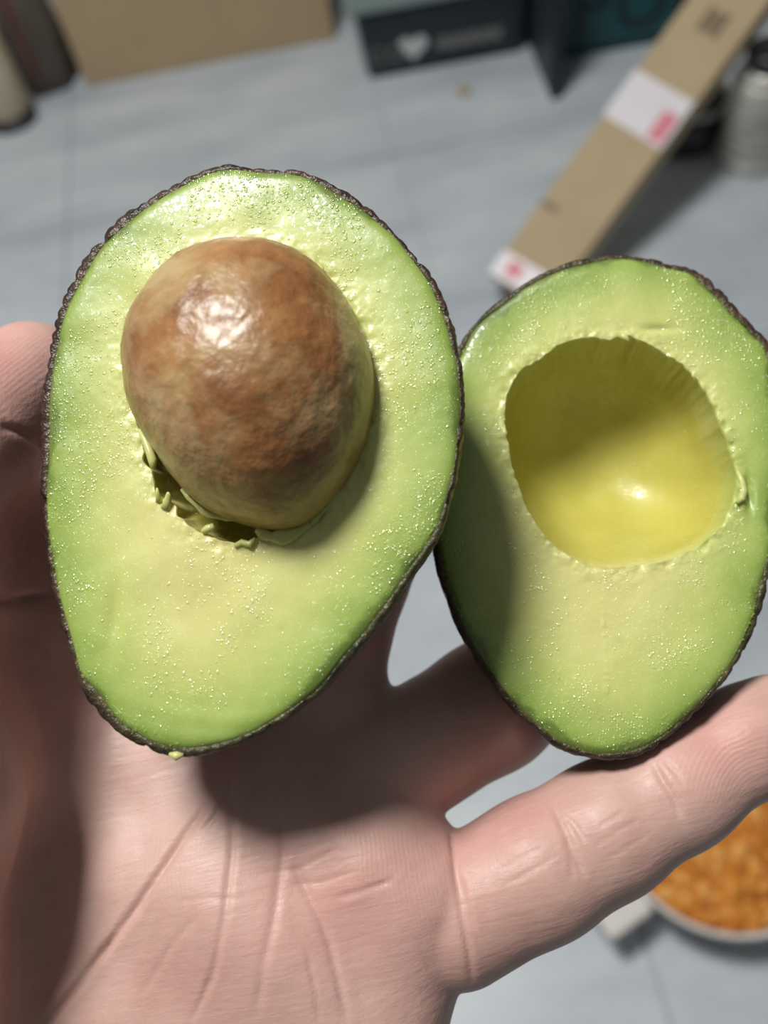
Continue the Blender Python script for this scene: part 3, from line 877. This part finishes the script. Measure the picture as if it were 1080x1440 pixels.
# teal box with dark lettering, dark board standing before it
pa, pb = G(783, 86), G(985, 50)
yaw, wid = frame_from(pa, pb)
teal = empty('teal_box', tuple(pa), yaw)
tag(teal, 'teal box with large dark letters behind the long leaning carton', 'box')
box('body', 0, wid, 0, 0.25, 0.0, 0.36, m_teal, teal, 0.004)
box('flap', 0.004, wid - 0.004, 0.004, 0.246, 0.3605, 0.364, m_teal, teal)
text_obj('lettering', 'PUI', 0.15, m_tealdark, teal, Matrix.Translation((wid * 0.49, -0.0012, 0.085)) @ sx)
fb = box('letter_border', 0.03, wid - 0.01, -0.0012, -0.0002, 0.012, 0.018, m_tealdark, teal)
pa = G(779, 139)
bd = empty('dark_board', tuple(pa + np.array([0.012, 0, 0])), frame_from(G(525, 112), G(752, 69))[0])
tag(bd, 'narrow dark navy board standing upright between black crate and teal box', 'board')
box('panel', -0.018, 0.0, 0.0, 0.26, 0.0, 0.34, m_navy, bd, 0.003)
box('edge_strip', -0.019, 0.001, -0.004, 0.0, 0.0, 0.341, m_black, bd, 0.001)

# long carton leaning up to the right
def PD(px, py, d): return CAM + d * ray(px, py)
CW, CT, CL = 0.098, 0.05, 0.95
def carton_frame(d0):
    bl, br = PD(690, 380, d0), PD(790, 403, d0 - 0.03)
    tl = PD(966, 0, d0 - 0.02)
    ax = tl - bl; ax /= np.linalg.norm(ax)
    wv = br - bl; wv = wv - ax * (wv @ ax); cw = np.linalg.norm(wv); wd = wv / cw
    nr = np.cross(wd, ax)
    if nr @ FWD > 0: nr = -nr
    return bl, ax, wd, nr, cw
lo_, hi_ = 0.6, 2.5
for _ in range(40):
    mid = 0.5 * (lo_ + hi_)
    bl, ax, wdir, nrm, CW = carton_frame(mid)
    low = min((bl + wdir * a - nrm * b)[2] for a in (0, CW) for b in (0, CT))
    if low > 0.001: lo_ = mid
    else: hi_ = mid
org = bl
LC = empty('long_carton', (0, 0, 0))
LC.matrix_world = Matrix([[wdir[i], ax[i], nrm[i], org[i]] for i in range(3)] + [[0, 0, 0, 1]])
tag(LC, 'long narrow cardboard carton with white labels leaning up to the right', 'carton')
box('body', 0, CW, 0, CL, -CT, 0, m_card2, LC, 0.002)
def label_wrap(y0, y1, slope, reds):
    o = mesh('paper_label', [(-0.0012, y0, 0.0012), (CW * 0.99, y0 - slope, 0.0012), (CW * 0.99, y1 - slope, 0.0012), (-0.0012, y1, 0.0012), (-0.0012, y0, -0.03), (-0.0012, y1, -0.03),
             (0, y0, 0.0002), (CW * 0.99, y0 - slope, 0.0002), (CW * 0.99, y1 - slope, 0.0002), (0, y1, 0.0002)],
             [(0, 1, 2, 3), (4, 0, 3, 5), (1, 7, 8, 2), (0, 6, 7, 1), (3, 2, 8, 9)], m_labelp, LC, smooth=False)
    for (xa, xb, ya, yb) in reds:
        box('pink_mark', xa, xb, ya, yb, 0.0013, 0.0016, m_pink, o)
    return o
def along(px, py):      # distance up the carton of a point seen on its face
    d = ray(px, py); t = ((org - CAM) @ nrm) / (d @ nrm)
    return float((CAM + t * d - org) @ ax)
y1_, y2_ = along(845, 160), along(890, 95)
label_wrap(y1_, y2_, 0.004, [(CW * 0.70, CW * 0.94, y1_ + 0.002, y1_ + (y2_ - y1_) * 0.6)])
ye = along(1000, 30)
label_wrap(-0.004, 0.036, -0.002, [(0.018, 0.042, 0.006, 0.030)])
for k in range(3):
    box('printed_emblem', 0.036 + 0.012 * k, 0.046 + 0.012 * k, ye - 0.021 + 0.004 * (k % 2), ye + 0.021 - 0.005 * (k % 2), 0.0002, 0.0006, m_dprint, LC)
box('seam', 0.0, 0.03, 0.120, 0.128, 0.0001, 0.0004, m_dprint, LC)

# glossy grey jar and dark pot behind the leaning carton
m_jar = NT('grey_glossy_plastic'); m_jar.set(Base_Color=m_jar.ramp(m_jar.noise(14, 3), [(0.35, srgb(170, 170, 166)), (0.65, srgb(212, 212, 206))]), Roughness=0.18, Coat_Weight=0.5); m_jar = m_jar.m
m_pot = plain('dark_pot_enamel', srgb(44, 47, 50), 0.25, 0.1, 14)
pj = G(1052, 226)
jar = empty('ribbed_jar', tuple(pj)); tag(jar, 'glossy pale grey ribbed jar behind the right side of the leaning carton', 'jar')
prof = [(0.0, 0.0), (0.044, 0.0), (0.048, 0.006)]
for k in range(7):
    z = 0.012 + k * 0.02
    prof += [(0.05, z), (0.05, z + 0.012), (0.044, z + 0.015)]
prof += [(0.046, 0.155), (0.036, 0.17), (0.0, 0.17)]
lathe('body', prof, m_jar, jar)
lathe('cap', [(0.0, 0.1705), (0.038, 0.1705), (0.038, 0.19), (0.034, 0.194), (0.0, 0.194)], m_pot, jar)
hp_ = []
pp = G(955, 196)
pot = empty('dark_pot', tuple(pp)); tag(pot, 'small dark grey pot half hidden behind the leaning carton', 'pot')
lathe('body', [(0.0, 0.0), (0.05, 0.0), (0.062, 0.008), (0.068, 0.03), (0.068, 0.075), (0.064, 0.075), (0.064, 0.03), (0.05, 0.01), (0.0, 0.01)], m_pot, pot)
lathe('rim', [(0.0635, 0.0755), (0.071, 0.0755), (0.071, 0.082), (0.0635, 0.082), (0.0635, 0.0755)], m_jar, pot)
pk = G(1205, 236)
blk = empty('black_bin', tuple(pk)); tag(blk, 'black waste bin at the right edge beside the ribbed jar', 'bin')
lathe('body', [(0.0, 0.0), (0.085, 0.0), (0.10, 0.24), (0.095, 0.24), (0.08, 0.006), (0.0, 0.006)], m_black, blk)
lathe('rim', [(0.0955, 0.2405), (0.106, 0.2405), (0.106, 0.252), (0.0955, 0.252), (0.0955, 0.2405)], m_black, blk)

# clutter at the far left
m_cream = plain('cream_cloth', srgb(196, 182, 158), 0.8, 0.1, 30, 0.1)
m_dbag = plain('dark_brown_cloth', srgb(84, 76, 68), 0.85, 0.25, 18, 0.2)
m_maroon = plain('maroon_strap', srgb(92, 52, 54), 0.7, 0.15, 30)
m_gbox = plain('pale_grey_box', srgb(186, 184, 184), 0.5, 0.05, 20)
pc_ = G(20, 170)
cream = empty('cream_roll', tuple(pc_)); tag(cream, 'cream cloth roll with a dark foot at the far left edge', 'roll')
def wobr(a, z): return 0.05 * math.sin(3 * a + z * 30) + 0.03 * math.sin(5 * a - z * 50)
r1 = lathe('roll', [(0.0, 0.022), (0.040, 0.022), (0.046, 0.03), (0.048, 0.12), (0.045, 0.2), (0.040, 0.25), (0.0, 0.255)], m_cream, cream, wob=wobr)
lathe('disc', [(0.0, 0.0), (0.046, 0.0), (0.051, 0.008), (0.049, 0.02), (0.0, 0.02)], m_black, cream)  # flat black disc directly below the cream roll
pe = G(76, 116)
bag = empty('dark_bag', tuple(pe)); tag(bag, 'slumped dark brown bag with maroon strap left of the large carton', 'bag')
bg_ = lathe('body', [(0.0, 0.0), (0.045, 0.0), (0.056, 0.012), (0.058, 0.06), (0.055, 0.13), (0.048, 0.2), (0.03, 0.23), (0.0, 0.235)], m_dbag, bag,
            wob=lambda a, z: 0.10 * math.sin(2 * a + 8 * z) + 0.06 * math.sin(5 * a - 22 * z) + 0.03 * math.sin(9 * a + 40 * z))
sv, sf = [], []
for k in range(25):
    a = math.pi * k / 24
    for dx, dr in ((-0.012, 0), (0.012, 0), (0.012, 0.004), (-0.012, 0.004)):
        sv.append((-0.02 + 0.6 * dx + 0.01 * math.cos(a), -0.062 * math.cos(a), 0.05 + (0.195 + dr) * math.sin(a)))
for k in range(24):
    for q in range(4):
        sf.append((k * 4 + q, k * 4 + (q + 1) % 4, (k + 1) * 4 + (q + 1) % 4, (k + 1) * 4 + q))
mesh('strap', sv, sf, m_maroon, bag)

# crumb on the floor
pcr = G(652, 131)
cv = []; 
crumb = lathe('crumb', [(0.0, 0.0), (0.008, 0.0005), (0.012, 0.004), (0.009, 0.009), (0.0, 0.011)], plain('tan_crumb', srgb(186, 160, 120), 0.8), None, 14,
              wob=lambda a, z: 0.25 * math.sin(3 * a + 200 * z))
crumb.location = tuple(pcr); tag(crumb, 'tiny tan crumb on the tiles before the black crate', 'crumb')

# bowl of orange kibble
HB = 0.075
# rim circle through three points of the rim
q1, q2, q3 = [G(*p, HB)[:2] for p in ((896, 1245), (978, 1307), (1052, 1321))]
A_ = 2 * np.array([q2 - q1, q3 - q1]); b_ = np.array([q2 @ q2 - q1 @ q1, q3 @ q3 - q1 @ q1])
pcb = np.append(np.linalg.solve(A_, b_), HB); RB = float(np.hypot(*(pcb[:2] - q1)))
m_bowl = plain('white_enamel', srgb(222, 218, 212), 0.22, 0.03, 12, Coat_Weight=0.4)
m_bowlside = plain('pale_pink_glaze', srgb(196, 178, 176), 0.3, 0.06, 14)
bowl = empty('bowl', (pcb[0], pcb[1], 0)); tag(bowl, 'white handled bowl full of orange crumbs on the tiles beneath the hand', 'bowl')
lathe('shell', [(0.0, 0.004), (RB * 0.6, 0.0), (RB * 0.66, 0.004), (RB * 0.88, 0.035), (RB * 0.975, HB - 0.008), (RB * 0.95, HB - 0.006), (RB * 0.85, 0.036), (RB * 0.6, 0.01), (0.0, 0.009)], m_bowlside, bowl, 72)
lathe('rim', [(RB * 0.95, HB - 0.0055), (RB * 0.978, HB - 0.0075), (RB * 1.005, HB - 0.004), (RB * 1.0, HB + 0.002), (RB * 0.965, HB + 0.002), (RB * 0.95, HB - 0.0055)], m_bowl, bowl, 72)
pt_ = G(850, 1274, HB - 0.008)
dh = np.array([pt_[0] - pcb[0], pt_[1] - pcb[1]]); Lh = np.hypot(*dh); dh /= Lh
ha = math.atan2(dh[1], dh[0])
hd = mesh('handle', *box_vf(RB * 0.985, RB + 0.048, -0.028, 0.028, HB - 0.016, HB - 0.004), m_bowl, bowl, smooth=False)
hd.rotation_euler = (0, 0, ha)
hb = hd.modifiers.new('bevel', 'BEVEL'); hb.width = 0.005; hb.segments = 3
# crumbs: one mass, nobody could count them
m_kib = NT('orange_crumbs'); geo = m_kib.n('ShaderNodeNewGeometry')
m_kib.set(Base_Color=m_kib.ramp(geo.outputs['Random Per Island'], [(0.0, srgb(176, 98, 22)), (0.4, srgb(208, 128, 36)), (0.75, srgb(222, 148, 54)), (1.0, srgb(232, 176, 96))]), Roughness=0.6)
ico_v = np.array([(0, 0, 1), (0.89, 0, 0.45), (0.28, 0.85, 0.45), (-0.72, 0.53, 0.45), (-0.72, -0.53, 0.45), (0.28, -0.85, 0.45), (0.72, 0.53, -0.45), (-0.28, 0.85, -0.45), (-0.89, 0, -0.45), (-0.28, -0.85, -0.45), (0.72, -0.53, -0.45), (0, 0, -1)])
ico_f = np.array([(0,1,2),(0,2,3),(0,3,4),(0,4,5),(0,5,1),(1,6,2),(2,7,3),(3,8,4),(4,9,5),(5,10,1),(6,7,2),(7,8,3),(8,9,4),(9,10,5),(10,6,1),(11,7,6),(11,8,7),(11,9,8),(11,10,9),(11,6,10)])
kv, kf = [], []
NK = 2600
for k in range(NK):
    r = RB * 0.925 * math.sqrt(rng.random()); a = rng.random() * 2 * math.pi
    s_ = 0.0045 + 0.005 * rng.random()
    sc_ = s_ * (0.6 + 0.8 * rng.random(3)) * np.array([1, 1, 0.75])
    z = HB - 0.016 + 0.012 * (1 - (r / RB) ** 2) + 0.006 * rng.random()
    an = rng.random() * 6.28; ca, sa = math.cos(an), math.sin(an)
    q = ico_v * sc_ * (1 + 0.25 * rng.standard_normal((12, 1)) * 0.5)
    q = np.stack([q[:, 0] * ca - q[:, 1] * sa, q[:, 0] * sa + q[:, 1] * ca, q[:, 2]], -1) + np.array([min(r, RB * 0.925 - s_ * 0.9) * math.cos(a), min(r, RB * 0.925 - s_ * 0.9) * math.sin(a), z])
    kv.append(q); kf.append(ico_f + 12 * k)
kib = mesh('crumb_filling', np.concatenate(kv) , np.concatenate(kf), m_kib.m, None, smooth=False)
kib.location = (pcb[0], pcb[1], 0)
tag(kib, 'heap of orange brown crumbs filling the white bowl', 'food', kind='stuff')
